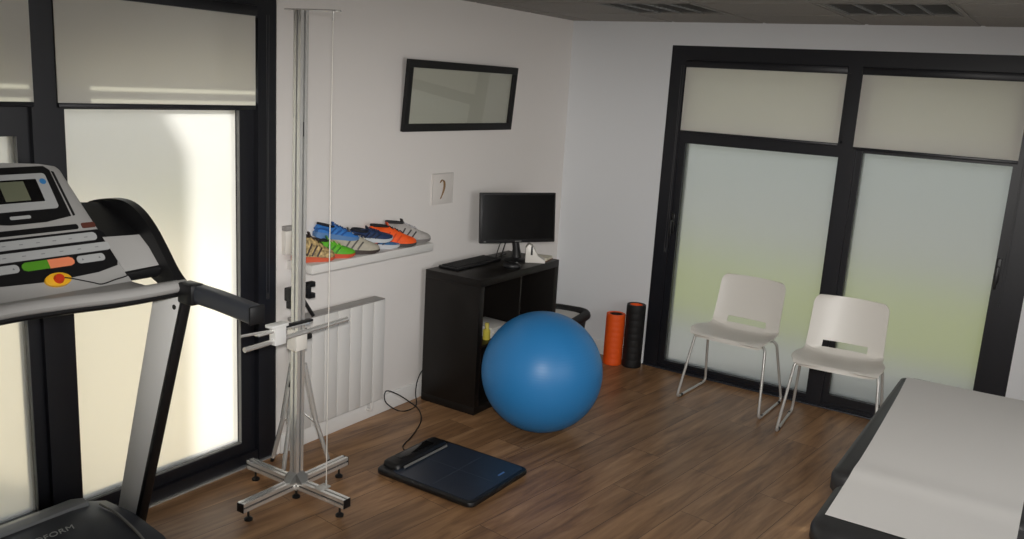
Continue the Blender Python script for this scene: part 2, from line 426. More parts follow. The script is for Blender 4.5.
def blind(lab, axis, lo, hi, z0, z1, face, ch_at, bar=0.018):
    """roller blind: axis 'y' hangs along the left wall, 'x' along the back wall; face = room-side coordinate"""
    def P(u0, d0, z_0, u1, d1, z_1):
        if axis == 'y': return (min(d0, d1), u0, z_0), (max(d0, d1), u1, z_1)
        return (u0, min(d0, d1), z_0), (u1, max(d0, d1), z_1)
    s_ = 1 if axis == 'y' else -1
    loc = (face, (lo+hi)/2, z1) if axis == 'y' else ((lo+hi)/2, face, z1)
    t = thing('roller_blind', lab, 'blind', loc, group=None)
    MB().box(*P(lo, face, z0, hi, face-s_*0.003, z1), 0.0).build('fabric', 'blind', t, world=True)
    MB().box(*P(lo, face+s_*0.004, z0-bar, hi, face-s_*0.008, z0), 0.003).build('bottom_bar', 'frame', t, world=True)
    MB().box(*P(lo-0.005, face+s_*0.012, z1, hi+0.005, face-s_*0.03, z1+0.045), 0.006).build('cassette', 'frame', t, world=True)
    m = MB(); zt = z1+0.01; zb = 0.85
    q = []
    for (du, z) in ((0, zt), (0.004, (zt+zb)/2), (0.0, zb+0.02), (0.008, zb), (0.016, zb+0.02), (0.012, (zt+zb)/2), (0.016, zt)):
        q.append((face+s_*0.012, ch_at+du, z) if axis == 'y' else (ch_at+du, face+s_*0.012, z))
    m.tube(catmull(q, 5), 0.0013, 6); m.build('chain', 'cord', t, world=True)
    return t
blind('cream roller blind at the top of the left window, nearest the aluminium pole', 'y', -3.697, -2.797, 1.720, 2.105, 0.003, -2.745)
blind('cream roller blind in the top left corner of the photo, cut off by its edge', 'y', -4.84, -3.785, 1.722, 2.105, 0.003, -4.88)

# ---- patio doors in the back wall
d1 = bpy.data.objects.new('door_1', None); C.objects.link(d1); d1['kind'] = 'structure'
m = MB()
m.box((B0, 0.004, 0), (0.86, 0.11, BH)).box((2.84, 0.004, 0), (B1, 0.11, BH)).box((0.86, 0.004, 2.055), (2.84, 0.11, BH))
m.box((1.90, 0.004, 0.0), (1.985, 0.11, 2.055)).box((0.86, 0.012, 0.0), (1.90, 0.11, 0.03)).box((1.985, 0.012, 0.0), (2.84, 0.11, 0.03))
m.build('door_frame', 'frame', d1)
m = MB()
m.box((0.86, 0.02, 0.03), (0.905, 0.10, 1.66)).box((1.885, 0.02, 0.03), (1.90, 0.10, 1.66)).box((0.905, 0.02, 0.03), (1.885, 0.10, 0.058)).box((0.86, 0.012, 1.562), (1.90, 0.10, 1.645))
m.build('door_leaf', 'frame', d1)
m = MB()
m.box((1.985, 0.02, 0.03), (2.02, 0.10, 1.66)).box((2.805, 0.02, 0.03), (2.84, 0.10, 1.66)).box((2.02, 0.02, 0.03), (2.805, 0.10, 0.085)).box((1.985, 0.03, 1.598), (2.84, 0.10, 1.66))
m.build('door_leaf', 'frame', d1)
MB().box((0.90, 0.05, 0.055), (1.89, 0.068, 1.565)).build('pane', 'frost_b', d1)
MB().box((2.015, 0.05, 0.082), (2.81, 0.068, 1.602)).build('pane', 'frost_b', d1)
MB().box((0.90, 0.02, 1.645), (1.86, 0.04, 1.66)).box((0.86, 0.02, 1.645), (0.91, 0.1, 2.055)).box((1.84, 0.02, 1.645), (1.90, 0.1, 2.055)).box((1.985, 0.02, 1.66), (2.03, 0.1, 2.055)).box((2.78, 0.02, 1.66), (2.84, 0.1, 2.055)).build('window_sash', 'frame', d1)
MB().box((0.86, 0.05, 1.645), (1.90, 0.065, 2.055)).build('pane', 'clear', d1)
MB().box((1.985, 0.05, 1.66), (2.84, 0.065, 2.055)).build('pane', 'clear', d1)
for (x, z) in ((0.878, 1.02), (2.822, 1.02)):
    h = MB(); h.box((x-0.012, -0.004, z-0.07), (x+0.012, 0.021, z+0.07), 0.003).cyl((x, 0.004, z+0.02), (x, -0.035, z+0.02), 0.008)
    h.box((x-0.008, -0.042, z-0.10), (x+0.008, -0.03, z+0.03), 0.004)
    h.build('door_handle', 'black_plastic', d1)
struct(MB().box((B0, -0.018, 0), (B1, 0.012, 0.009), 0.003).build('trim_3', 'hood_dark'))
blind('cream roller blind over the top of the left patio door, nearer the corner', 'x', 0.868, 1.876, 1.645, 2.050, -0.003+0.004, 0.84)
blind('cream roller blind over the right patio door, above the treatment table', 'x', 1.966, 2.826, 1.632, 2.050, 0.001, 2.85)

# ---- outside
struct(MB().box((-40, -40, -0.32), (40, 40, -0.16)).build('trim_5', 'concrete'))
struct(MB().box((-9, 2.0, -0.155), (16, 5.4, -0.13)).build('lawn', 'lawn'))
struct(MB().box((-16, 12.5, -0.2), (22, 13.0, 9.0)).build('trim_8', 'blue_render'))
struct(MB().box((-12, -12, -0.155), (-0.26, 1.2, -0.14)).build('trim_6', 'gravel'))
struct(MB().box((-4.3, -14, -0.15), (-4.0, -5.07, 4.66)).build('sun_block_wall', 'render_pale'))  # unseen wall, added to keep the sun off the left window's left part

# ------------------------------------------------------------------ ceiling luminaires
lum_proto = None
LUML = ['recessed square ceiling light fitting nearer the left wall corner', 'recessed square ceiling light fitting above the gap between the patio doors']
def make_lum(x, y, lab):
    t = thing('ceiling_light', lab, 'ceiling light', (x, y, H), 0, 'recessed ceiling lights')
    m = MB(); s_ = 0.6
    m.box((0.005, 0.005, -0.006), (s_-0.005, 0.025, 0.05)).box((0.005, s_-0.025, -0.006), (s_-0.005, s_-0.005, 0.05)).box((0.005, 0.025, -0.006), (0.025, s_-0.025, 0.05)).box((s_-0.025, 0.025, -0.006), (s_-0.005, s_-0.025, 0.05)).box((0.025, 0.025, 0.045), (s_-0.025, s_-0.025, 0.052))
    m.build('housing', 'grid', t)
    for k in range(4):
        xx = 0.10+0.1335*k
        MB().cyl((xx, 0.03, 0.028), (xx, s_-0.03, 0.028), 0.008, seg=10).build('tube', 'tube', t)
    m = MB()
    for k in range(5):
        xx = 0.033+0.1335*k; m.prism([(xx-0.004, 0.025, -0.004), (xx+0.004, 0.025, -0.004), (xx+0.012, 0.025, 0.04), (xx-0.012, 0.025, 0.04)], (0, 0.55, 0))
    for k in range(9):
        yy = 0.07+0.0575*k; m.box((0.025, yy-0.0015, 0.0), (s_-0.025, yy+0.0015, 0.02))
    m.build('louver', 'louver', t)
    return t
lp = make_lum(LUM[0][0], LUM[0][1], LUML[0])
dup(lp, (LUM[1][0], LUM[1][1], H), label=LUML[1])

# ------------------------------------------------------------------ radiator
t = thing('radiator', 'white panel radiator under the shoe shelf behind the aluminium pole', 'radiator', (0, -2.32, 0.14))
m = MB()
RY0, RY1, RZ0, RZ1 = -2.63, -2.005, 0.14, 0.705
npan = 7; wpan = (RY1-RY0)/npan
for k in range(npan):
    m.box((0.085, RY0+k*wpan+0.0012, RZ0), (0.108, RY0+(k+1)*wpan-0.0012, RZ1), 0.003)
m.build('front_panel', 'white_enamel', t, world=True)
MB().box((0.03, RY0+0.01, RZ0+0.01), (0.09, RY1-0.01, RZ1-0.012)).build('body', 'white_enamel', t, world=True)
MB().box((0.03, RY0, RZ1-0.012), (0.105, RY1, RZ1+0.006), 0.003).build('top_grille', 'card_grey', t, world=True)
for y in (-2.5, -2.14): MB().box((0.0, y-0.02, 0.2), (0.035, y+0.02, 0.62)).build('bracket', 'white_enamel', t, world=True)
m = MB(); m.tube(fillet([(0.05, -2.03, RZ0+0.02), (0.05, -2.03, 0.06), (0.012, -2.03, 0.06)], 0.02), 0.008)
m.build('pipe', 'white_enamel', t, world=True)

# ------------------------------------------------------------------ shelf
SZ = 0.986; SD = 0.17
t = thing('wall_shelf', 'white floating wall shelf holding the running shoes above the radiator', 'shelf', (0, -2.15, SZ))
MB().box((0, -2.607, SZ-0.042), (SD, -1.69, SZ), 0.002).build('board', 'white_enamel', t, world=True)

# ------------------------------------------------------------------ shoes
def shoe_mats(name, main, second, sole, collar, lace):
    return [mat(name+'_upper', main, 0.6, noise=((70, 0.75) if name.endswith('a') else (45, 0.12))), mat(name+'_overlay', second, 0.5), mat(name+'_sole', sole, 0.6), mat(name+'_lining', collar, 0.8), mat(name+'_lace', lace, 0.7)]
def make_shoe(lab, mats, loc, rot, L=0.265, W=0.088, hz=1.0):
    t = thing('running_shoe', lab, 'shoe', loc, rot=rot, group='running shoes on the wall shelf')
    prof_t = [0.0, 0.04, 0.12, 0.22, 0.34, 0.45, 0.56, 0.66, 0.76, 0.86, 0.94, 0.985, 1.0]
    half = [0.22, 0.33, 0.38, 0.38, 0.36, 0.37, 0.42, 0.47, 0.49, 0.45, 0.34, 0.18, 0.05]
    top = [0.070, 0.092, 0.096, 0.088, 0.090, 0.090, 0.080, 0.068, 0.056, 0.047, 0.040, 0.032, 0.026]
    top = [v*(1+(hz-1)*(1-0.5*i/12)) for i, v in enumerate(top)]
    sol = [0.030, 0.032, 0.031, 0.029, 0.027, 0.025, 0.023, 0.021, 0.020, 0.020, 0.021, 0.023, 0.024]
    spring = [0.008, 0.004, 0.0, 0.0, 0.0, 0.0, 0.0, 0.0, 0.0, 0.003, 0.008, 0.013, 0.016]
    X = [p*L for p in prof_t]
    def bend(p): return 0.012*math.sin(p*PI)*0.6
    rings = []
    for i, p in enumerate(prof_t):
        h = half[i]*W*1.06; c = bend(p)
        rings.append([(X[i], c-h, sol[i]), (X[i], c-h*0.94, spring[i]), (X[i], c, spring[i]), (X[i], c+h*0.94, spring[i]), (X[i], c+h, sol[i]), (X[i], c, sol[i]+0.002)])
    m = MB(); m.loft(rings); m.build('sole', mats[2], t, 50)
    rings = []
    for i, p in enumerate(prof_t):
        h = half[i]*W; c = bend(p); z0 = sol[i]-0.004; z1 = max(top[i], sol[i]+0.004); r = []
        x = X[i] + (0.008 if i == 0 else 0)
        nar = 0.62 if p < 0.5 else 0.62+0.2*(p-0.5)
        for k in range(13):
            a = PI*k/12
            yy = math.cos(a); zz = math.sin(a)**0.75
            r.append((x, c + h*yy*(1-(1-nar)*zz*0.8), z0 + (z1-z0)*zz))
        rings.append(r)
    m = MB(); m.loft(rings); up = m.build('upper', mats[0], t, 60)
    # opening with padded collar
    m = MB(); cx, c = 0.24*L, bend(0.24); pts = []
    for k in range(18):
        a = 2*PI*k/18; xx = cx+0.175*L*math.cos(a); pts.append((xx, c+0.25*W*math.sin(a), 0.092*hz+0.006*math.cos(a+PI)))
    m.tube(pts+[pts[0]], 0.0062, 8)
    m.lathe([(0.0001, 0), (1, 0), (1, 0.004), (0.0001, 0.004)], (0, 0, 0), 20, Matrix.Translation((cx, c, 0.088*hz)) @ Matrix.Diagonal((0.165*L, 0.235*W, 1, 1)))
    m.build('collar', mats[3], t, 60)
    m = MB(); m.prism([(0.40*L, bend(.4)-0.014, 0.088*hz), (0.40*L, bend(.4)+0.014, 0.088*hz), (0.37*L, bend(.4)+0.012, 0.088*hz+0.02), (0.37*L, bend(.4)-0.012, 0.088*hz+0.02)], (0.006, 0, 0.002))
    m.build('tongue', mats[1], t)
    m = MB()
    for k in range(5):
        p = 0.45+0.055*k; c = bend(p)
        z = [0.0935, 0.0885, 0.083, 0.077, 0.071][k]*(1+(hz-1)*0.72)
        s_ = 0.004*(-1)**k
        m.tube([(p*L+s_, c-0.25*W, z-0.008), (p*L, c, z+0.001), (p*L-s_, c+0.25*W, z-0.008)], 0.0026, 6)
    m.build('laces', mats[4], t)
    # side overlays: heel counter, toe cap bands, stripes on both flanks
    m = MB()
    for sgn in (-1, 1):
        for (p0, p1) in ((0.30, 0.44), (0.42, 0.56), (0.54, 0.66)):
            q = []
            for f in (0.0, 0.5, 1.0):
                p = p0+(p1-p0)*f
                j = max(i for i in range(len(prof_t)-1) if prof_t[i] <= p); u = (p-prof_t[j])/(prof_t[j+1]-prof_t[j])
                hh = (half[j]*(1-u)+half[j+1]*u)*W; z1 = top[j]*(1-u)+top[j+1]*u; z0 = (sol[j]*(1-u)+sol[j+1]*u)
                g = 0.08+0.62*f; zz = g; nar = 0.62 if p < .5 else 0.62+.2*(p-.5)
                ca = math.sqrt(max(0, 1-zz**(2/0.75)))
                q.append((p*L, bend(p)+sgn*(hh*ca*(1-(1-nar)*zz*0.8)+0.0005), z0-0.004+(z1-z0+0.004)*zz))
            m.tube(catmull(q, 4), 0.0042, 6)
        m.tube(catmull([(0.02*L, sgn*0.14*W, 0.045), (0.09*L, sgn*0.36*W, 0.052), (0.2*L, sgn*0.375*W+0.006, 0.048), (0.3*L, sgn*0.36*W+0.006, 0.038)], 4), 0.005, 6)
    m.build('overlay', mats[1], t)
    return t
def yw(deg): return math.radians(90-deg)         # deg = how far the toe turns out from the wall line
def place(toe_y, toe_x, deg, L, z=0, pitch=0, rollx=0):
    a = yw(deg); hx = toe_x-L*math.cos(a); hy = toe_y-L*math.sin(a)
    return (hx, hy, SZ+z+L*math.sin(max(0, pitch))), (rollx, pitch, a)
SH = [
 ('beige patterned running shoe with orange sole at the pole end of the shelf', ((176, 152, 104), (50, 32, 26), (196, 84, 50), (40, 28, 26), (60, 40, 30)), -2.425, 0.135, 22, 0.215, 0, 0, 0),
 ('bright green running shoe with red sole tip under the blue shoe', ((92, 178, 40), (60, 130, 30), (196, 76, 46), (30, 30, 32), (200, 190, 150)), -2.29, 0.145, 27, 0.24, 0, 0, 0),
 ('light grey striped running shoe with dark sole in the middle of the shelf', ((176, 170, 154), (92, 88, 84), (64, 54, 50), (70, 68, 68), (222, 216, 200)), -2.125, 0.16, 28, 0.275, 0, 0, 0),
 ('plain mid blue shoe low on the shelf, half hidden beneath the navy one', ((60, 112, 160), (40, 60, 90), (190, 192, 196), (30, 34, 40), (120, 140, 170)), -1.93, 0.13, 27, 0.24, 0, 0, 0),
 ('vivid orange running shoe with black collar, standing in front of the grey shoe', ((250, 92, 26), (214, 74, 24), (70, 66, 64), (30, 30, 32), (40, 36, 36)), -1.83, 0.16, 24, 0.285, 0, 0, 0),
 ('silver grey running shoe with black edges at the end nearest the monitor', ((172, 168, 164), (58, 56, 56), (120, 116, 114), (44, 44, 46), (200, 200, 204)), -1.665, 0.125, 20, 0.30, 0, 0, 0),
 ('sky blue running shoe resting on top of the green shoe', ((56, 122, 196), (40, 92, 160), (90, 130, 180), (22, 24, 34), (40, 80, 140)), -2.215, 0.10, 20, 0.25, 0.066, 0.12, 0),
 ('dark navy running shoe with white sole edge lying across the grey and blue shoes', ((34, 54, 92), (24, 34, 60), (206, 212, 216), (20, 24, 34), (40, 50, 80)), -2.01, 0.14, 16, 0.265, 0.052, 0.03, 0.25),
]
HZ = [1.4, 1.0, 1.3, 0.5, 1.3, 1.3, 0.72, 0.66]
for k, (lab, cols, ty, tx, dg, L, z, pt, rl) in enumerate(SH):
    l_, r_ = place(ty, tx, dg, L, z, pt, rl)
    make_shoe(lab, shoe_mats('shoe%s' % 'abcdefgh'[k], *cols), l_, r_, L, 0.082, HZ[k])

# ------------------------------------------------------------------ things on the left wall
t = thing('picture_frame', 'long black framed pale print hanging tilted forward high on the left wall', 'picture', (0, -1.282, 1.59))
W_, H_ = 1.06, 0.388
T = Matrix.Translation((0.006, -1.282, 1.592)) @ Matrix.Rotation(math.radians(4.5), 4, 'Y')
m = MB(); fb = 0.042
m.box((0, -W_/2, 0), (0.022, W_/2, fb), 0.002, T).box((0, -W_/2, H_-fb), (0.022, W_/2, H_), 0.002, T).box((0, -W_/2, fb), (0.022, -W_/2+fb, H_-fb), 0.002, T).box((0, W_/2-fb, fb), (0.022, W_/2, H_-fb), 0.002, T)
m.build('frame', 'black_matte', t, world=True)
MB().box((0.002, -W_/2+fb, fb), (0.006, W_/2-fb, H_-fb), 0, T).build('print', mat('pale_print', (206, 199, 184), 0.7), t, world=True)
MB().box((0.0062, -W_/2+fb, fb), (0.010, W_/2-fb, H_-fb), 0, T).build('glass', 'clear', t, world=True)

t = thing('wall_card', 'small white wall plaque with a curved brown drawing beside the monitor', 'plaque', (0, -1.42, 1.26))
MB().box((0, -1.515, 1.162), (0.008, -1.318, 1.345), 0.003).build('plate', 'card', t, world=True)
m = MB(); m.box((0.008, -1.515, 1.339), (0.010, -1.318, 1.345)).box((0.008, -1.515, 1.162), (0.010, -1.511, 1.339)).box((0.008, -1.322, 1.162), (0.010, -1.318, 1.339))
m.build('edge', 'card_rim', t, world=True)
m = MB(); q = catmull([(0.0095, -1.445, 1.29), (0.0095, -1.43, 1.306), (0.0095, -1.412, 1.295), (0.0095, -1.408, 1.262), (0.0095, -1.42, 1.225), (0.0095, -1.437, 1.195)], 6)
n = len(q); m.tube(q, 0.01, 8, rad=[0.006+0.007*math.sin(PI*min(1, i/n*1.15)) for i in range(n)], flat=0.2); m.build('drawing', 'brown_print', t, world=True)

t = thing('wall_box', 'small white box with grey top on the wall at the window end of the shelf', 'box', (0, -2.615, 1.0))
MB().box((0.0, -2.642, 1.02), (0.03, -2.56, 1.135), 0.004).build('body', 'white_plastic', t, world=True)
MB().box((0.0, -2.642, 1.135), (0.032, -2.55, 1.158), 0.004).build('cover', 'card_grey', t, world=True)

# ------------------------------------------------------------------ cube bookcase and what stands on it
CX0, CX1, CY0, CY1, CZ = 0.044, 0.434, -1.59, -0.725, 0.80
t = thing('cube_bookcase', 'black brown cube bookcase carrying the monitor behind the blue ball', 'bookcase', (0.24, -1.16, 0))
m = MB(); th = 0.045
m.box((CX0, CY0, CZ-th), (CX1, CY1, CZ), 0.001); m.build('top_board', 'black_wood', t, world=True)
MB().box((CX0, CY0, 0), (CX1, CY1, th), 0.001).build('bottom_board', 'black_wood', t, world=True)
MB().box((CX0, CY0, th), (CX1, CY0+th, CZ-th), 0.001).build('side_panel', 'black_wood', t, world=True)
MB().box((CX0, CY1-th, th), (CX1, CY1, CZ-th), 0.001).build('side_panel', 'black_wood', t, world=True)
cy = (CY0+CY1)/2
MB().box((CX0, cy-0.009, th), (CX1-0.004, cy+0.009, CZ-th)).build('divider', 'black_wood', t, world=True)
MB().box((CX0, CY0+th, 0.392), (CX1-0.004, cy-0.009, 0.408)).build('shelf', 'black_wood', t, world=True)
MB().box((CX0, cy+0.009, 0.392), (CX1-0.004, CY1-th, 0.408)).build('shelf', 'black_wood', t, world=True)
MB().box((CX0, CY0+th, th), (CX0+0.006, CY1-th, CZ-th)).build('back_panel', 'black_matte', t, world=True)

t = thing('bottle', 'small yellow bottle standing inside the bookcase beside the blue ball', 'bottle', (0.375, -1.415, 0.408))
MB().lathe([(0.0001, 0), (0.02, 0), (0.022, 0.004), (0.022, 0.055), (0.012, 0.066), (0.011, 0.072), (0.0001, 0.072)], seg=20).build('body', mat('bottle_yellow', (222, 206, 84), 0.4), t)
MB().lathe([(0.0001, 0.072), (0.013, 0.072), (0.013, 0.1), (0.0001, 0.1)], seg=16).build('cap', mat('bottle_cap', (230, 214, 110), 0.4), t)
t = thing('paper_stack', 'stack of white papers lying in the bookcase next to the yellow bottle', 'papers', (0.30, -1.29, 0.408))
m = MB()
for k in range(7): m.box((-0.1, -0.09, 0.009*k), (0.10, 0.09, 0.009*k+0.0085), 0.001, Matrix.Rotation(math.radians(random.uniform(-4, 4)), 4, 'Z'))
m.build('sheets', 'paper', t)

# monitor
myaw = math.radians(-32.3); mc = Vector((0.262, -0.955, CZ))
t = thing('monitor', 'black flat computer monitor standing on the bookcase', 'monitor', mc, myaw)
TM = Matrix.Translation((0, 0, 0.112)) @ Matrix.Rotation(math.radians(-5), 4, 'Y')
m = MB(); m.box((-0.028, -0.257, 0), (0.0, 0.257, 0.311), 0.005, TM).box((-0.05, -0.15, 0.06), (-0.025, 0.15, 0.26), 0.01, TM); m.build('housing', 'black_plastic', t)
MB().box((-0.001, -0.243, 0.022), (0.0016, 0.243, 0.297), 0, TM).build('screen', 'screen', t)
MB().box((0.0, -0.022, 0.007), (0.0012, 0.022, 0.012), 0, TM).build('badge', 'gasket', t)
MB().box((0.0, -0.232, 0.007), (0.0012, -0.218, 0.013), 0, TM).build('badge', 'gasket', t)
m = MB(); m.lathe([(0.0001, 0), (0.088, 0), (0.09, 0.004), (0.075, 0.012), (0.03, 0.02), (0.0001, 0.02)], seg=36, sx=0.8)
m.build('base', 'black_plastic', t)
m = MB(); m.tube([(-0.01, 0, 0.012), (-0.02, 0, 0.07), (-0.045, 0, 0.13), (-0.05, 0, 0.19)], 0.022, 14, rad=[0.034, 0.024, 0.022, 0.024]); m.build('neck', 'black_plastic', t)
m = MB(); m.tube(catmull([(-0.045, -0.05, 0.2), (-0.06, -0.06, 0.1), (-0.05, -0.085, 0.03), (-0.09, -0.07, 0.006), (-0.18, -0.03, 0.006)], 6), 0.004)
m.tube(catmull([(-0.045, -0.07, 0.2), (-0.055, -0.10, 0.09), (-0.03, -0.13, 0.03), (-0.08, -0.10, 0.006), (-0.17, 0.0, 0.006)], 6), 0.003); m.build('cable', 'black_matte', t)

t = thing('keyboard', 'flat black computer keyboard on the bookcase left of the monitor', 'keyboard', (0.135, -1.275, CZ))
MB().box((-0.07, -0.225, 0), (0.07, 0.225, 0.016), 0.005).build('case', 'black_plastic', t)
m = MB()
for r in range(6):
    for k in range(20): m.box((-0.055+r*0.0185, -0.212+k*0.0212, 0.0155), (-0.039+r*0.0185, -0.194+k*0.0212, 0.021), 0.0015, seg=1)
m.build('keys', 'black_matte', t)
t = thing('computer_mouse', 'black computer mouse at the bookcase front edge below the monitor', 'mouse', (0.365, -1.17, CZ), 0.5)
m = MB(); m.lathe([(0.0001, 0), (0.9, 0), (1.0, 0.25), (0.93, 0.6), (0.6, 0.92), (0.0001, 1.0)], seg=28, T=Matrix.Diagonal((0.055, 0.036, 0.036, 1))); m.build('body', 'black_plastic', t)
m = MB(); m.cyl((0.028, -0.005, 0.03), (0.028, 0.005, 0.03), 0.008); m.build('wheel', 'gasket', t)

t = thing('tape_dispenser', 'white label dispenser with slanted arm beside the monitor foot', 'dispenser', (0.378, -0.95, CZ), 0.6)
m = MB(); m.prism([(-0.05, 0, 0), (0.075, 0, 0), (0.075, 0, 0.02), (0.025, 0, 0.042), (0.0, 0, 0.10), (-0.03, 0, 0.118), (-0.05, 0, 0.095)], (0, 0.07, 0), 0.004); m.build('body', 'white_plastic', t)
m = MB(); m.box((-0.018, -0.002, 0.05), (-0.006, 0.072, 0.105), 0.001); m.build('slot', 'black_plastic', t)
t = thing('paper_pile', 'cream papers lying at the far right end of the bookcase top', 'papers', (0.335, -0.805, CZ), 0.2)
m = MB()
for k in range(4): m.box((-0.075, -0.055, 0.003+0.004*k), (0.065, 0.06, 0.0068+0.004*k), 0.0008, Matrix.Rotation(math.radians([0, 5, -6, 3][k]), 4, 'Z'))
m.build('sheets', 'ivory', t)
MB().box((-0.08, -0.06, 0), (0.07, 0.062, 0.003)).build('folder', mat('folder_brown', (120, 76, 48), 0.6), t)

# black padded tub right of the bookcase
t = thing('storage_tub', 'black soft tub with thick rim between bookcase and corner, white cloth inside', 'tub', (0.27, -0.40, 0), math.radians(8))
rings_o = [[(x, y, z) for (x, y) in rrect(0.30*k, 0.46*k, 0.08*k)] for (k, z) in ((0.86, 0.0), (0.94, 0.15), (1.0, 0.31))]
m = MB(); m.loft(rings_o); m.build('body', 'black_matte', t)
pts = [(x, y, 0.325) for (x, y) in rrect(0.30, 0.46, 0.09, 6)]
m = MB(); m.tube(pts+[pts[0]], 0.033, 12); m.build('rim', 'black_foam', t)
m = MB(); m.loft([[(x, y, z) for (x, y) in rrect(0.26*k, 0.42*k, 0.07*k)] for (k, z) in ((0.97, 0.305), (0.98, 0.320), (0.8, 0.334), (0.4, 0.338))]); m.build('white_cloth', 'paper', t)

# ------------------------------------------------------------------ exercise ball
R_ = 0.335
t = thing('exercise_ball', 'big blue inflated exercise ball on the floor in front of the bookcase', 'ball', (0.815, -1.497, 0))
m = MB(); bmesh.ops.create_uvsphere(m.bm, u_segments=72, v_segments=48, radius=R_)
for v in m.bm.verts:
    v.co.z += R_
    if v.co.z < 0.006: v.co.z = 0.0
TB = Matrix.Translation((0, 0, R_)) @ Matrix.Rotation(math.radians(32), 4, 'X') @ Matrix.Translation((0, 0, -R_))
b = m.build('skin', 'ball', t, 80)
m = MB(); m.cyl((-R_*0.707-0.002, 0, R_*1.707), (-R_*0.707+0.02, 0, R_*1.707-0.022), 0.012); m.build('valve_plug', 'white_plastic', t)

# ------------------------------------------------------------------ foam rollers
def roller(lab, loc, r, h, mo, mi, group=None):
    t = thing('foam_roller', lab, 'foam roller', loc)
    prof = [(r-0.02, 0), (r-0.003, 0), (r, 0.004)]
    n = 9
    for k in range(n):
        z0 = 0.01+(h-0.02)*k/n; z1 = 0.01+(h-0.02)*(k+1)/n
        prof += [(r, z0+0.004), (r, z1-0.004), (r-0.0008, z1-0.001), (r-0.0008, z1)]
    prof += [(r, h-0.004), (r-0.003, h), (r-0.02, h), (r-0.02, 0)]
    MB().lathe(prof, seg=40).build('shell', mo, t, 50)
    MB().lathe([(r-0.021, 0.001), (r-0.021, h-0.004), (r-0.026, h-0.004), (r-0.026, 0.001), (r-0.021, 0.001)], seg=40).build('core', mi, t, 50)
    return t
roller('shorter orange foam roller standing upright by the back wall', (0.585, -0.138, 0), 0.066, 0.362, 'orange_foam', 'black_foam')
roller('taller black foam roller with orange core standing next to the patio door', (0.714, -0.098, 0), 0.066, 0.445, 'black_foam', 'orange_foam')

# ------------------------------------------------------------------ white chairs
def make_chair(lab, loc, rz):
    t = thing('shell_chair', lab, 'chair', loc, rz, 'white plastic sled chairs by the patio doors')
    prof = catmull([(-0.215, 0.418), (-0.205, 0.438), (-0.15, 0.444), (-0.05, 0.436), (0.05, 0.428), (0.10, 0.434), (0.128, 0.458), (0.143, 0.492), (0.16, 0.55), (0.185, 0.65), (0.208, 0.75), (0.212, 0.766)], 4)
    prof = [Vector(p).to_2d() if len(p) > 2 else Vector(p) for p in [(q.x, q.y) for q in prof]] if False else [(q[0], q[1]) for q in prof]
    nP = len(prof); nX = 24
    arc = [0.0]
    for p, q in zip(prof, prof[1:]): arc.append(arc[-1]+math.hypot(p[0]-q[0], p[1]-q[1]))
    def rnd(d, r): return 0.0 if d >= r else r*(1-math.sqrt(max(0, 1-((r-d)/r)**2)))
    def wid(i):
        f = i/(nP-1)
        w = 0.246-0.0009*i if f < 0.5 else 0.2205-0.014*(f-0.5)/0.5
        if f < 0.5: w = 0.246-0.026*min(1, max(0, (arc[i]-0.16)/0.14))
        return w - 0.9*rnd(arc[i]+0.004, 0.075) - 0.8*rnd(arc[-1]-arc[i]+0.003, 0.055)
    bm = bmesh.new(); G = []
    for i in range(nP):
        w = wid(i); row = []; f = i/(nP-1)
        for k in range(nX+1):
            u = -1+2*k/nX; y, z = prof[i]
            if f < 0.5: z += 0.022*abs(u)**3*min(1, i/8) - 0.006*(1-u*u)*(1 if i > 4 else 0)
            if f >= 0.42: y -= 0.030*abs(u)**2.2*min(1, (f-0.42)/0.2)
            if i < 3: y += 0.03*abs(u)**3
            row.append(bm.verts.new((u*w, y, z)))
        G.append(row)
    for i in range(nP-1):
        zc = (prof[i][1]+prof[i+1][1])/2; yc = prof[i][0]
        for k in range(nX):
            uc = abs(-1+2*(k+0.5)/nX)
            if yc > 0.11 and 0.462 < zc < 0.505 and uc < 0.60: continue     # hand slot at the foot of the back
            bm.faces.new((G[i][k], G[i][k+1], G[i+1][k+1], G[i+1][k]))
    bmesh.ops.recalc_face_normals(bm, faces=bm.faces)
    loose = [v for v in bm.verts if not v.link_faces]
    bmesh.ops.delete(bm, geom=loose, context='VERTS')
    bmesh.ops.solidify(bm, geom=bm.faces[:], thickness=0.006)
    m = MB(); m.bm.free(); m.bm = bm
    m.build('seat_shell', 'white_plastic', t, 40)
    for s_ in (-1, 1):
        pts = fillet([(s_*0.20, -0.12, 0.428), (s_*0.225, -0.135, 0.405), (s_*0.265, -0.235, 0.009), (s_*0.258, 0.20, 0.009), (s_*0.225, 0.075, 0.40), (s_*0.20, 0.055, 0.424)], 0.045, 6)
        MB().tube(pts, 0.0085, 10).build('leg_frame', 'steel', t, 60)
    m = MB(); m.cyl((-0.20, -0.12, 0.424), (0.20, -0.12, 0.424), 0.0085).cyl((-0.20, 0.055, 0.418), (0.20, 0.055, 0.418), 0.0085); m.build('crossbar', 'steel', t)
    for s_ in (-1, 1):
        for y in (-0.17, 0.14): MB().cyl((s_*0.262, y-0.012, 0.0095), (s_*0.262, y+0.012, 0.0095), 0.0094, seg=10).build('glide', 'black_plastic', t)
    return t
ch = make_chair('white plastic chair on the left, in front of the left patio door', (1.497, -0.272, 0), math.radians(-2))
dup(ch, (2.142, -0.385, 0), (0, 0, math.radians(5)), 'white plastic chair on the right, beside the treatment table')

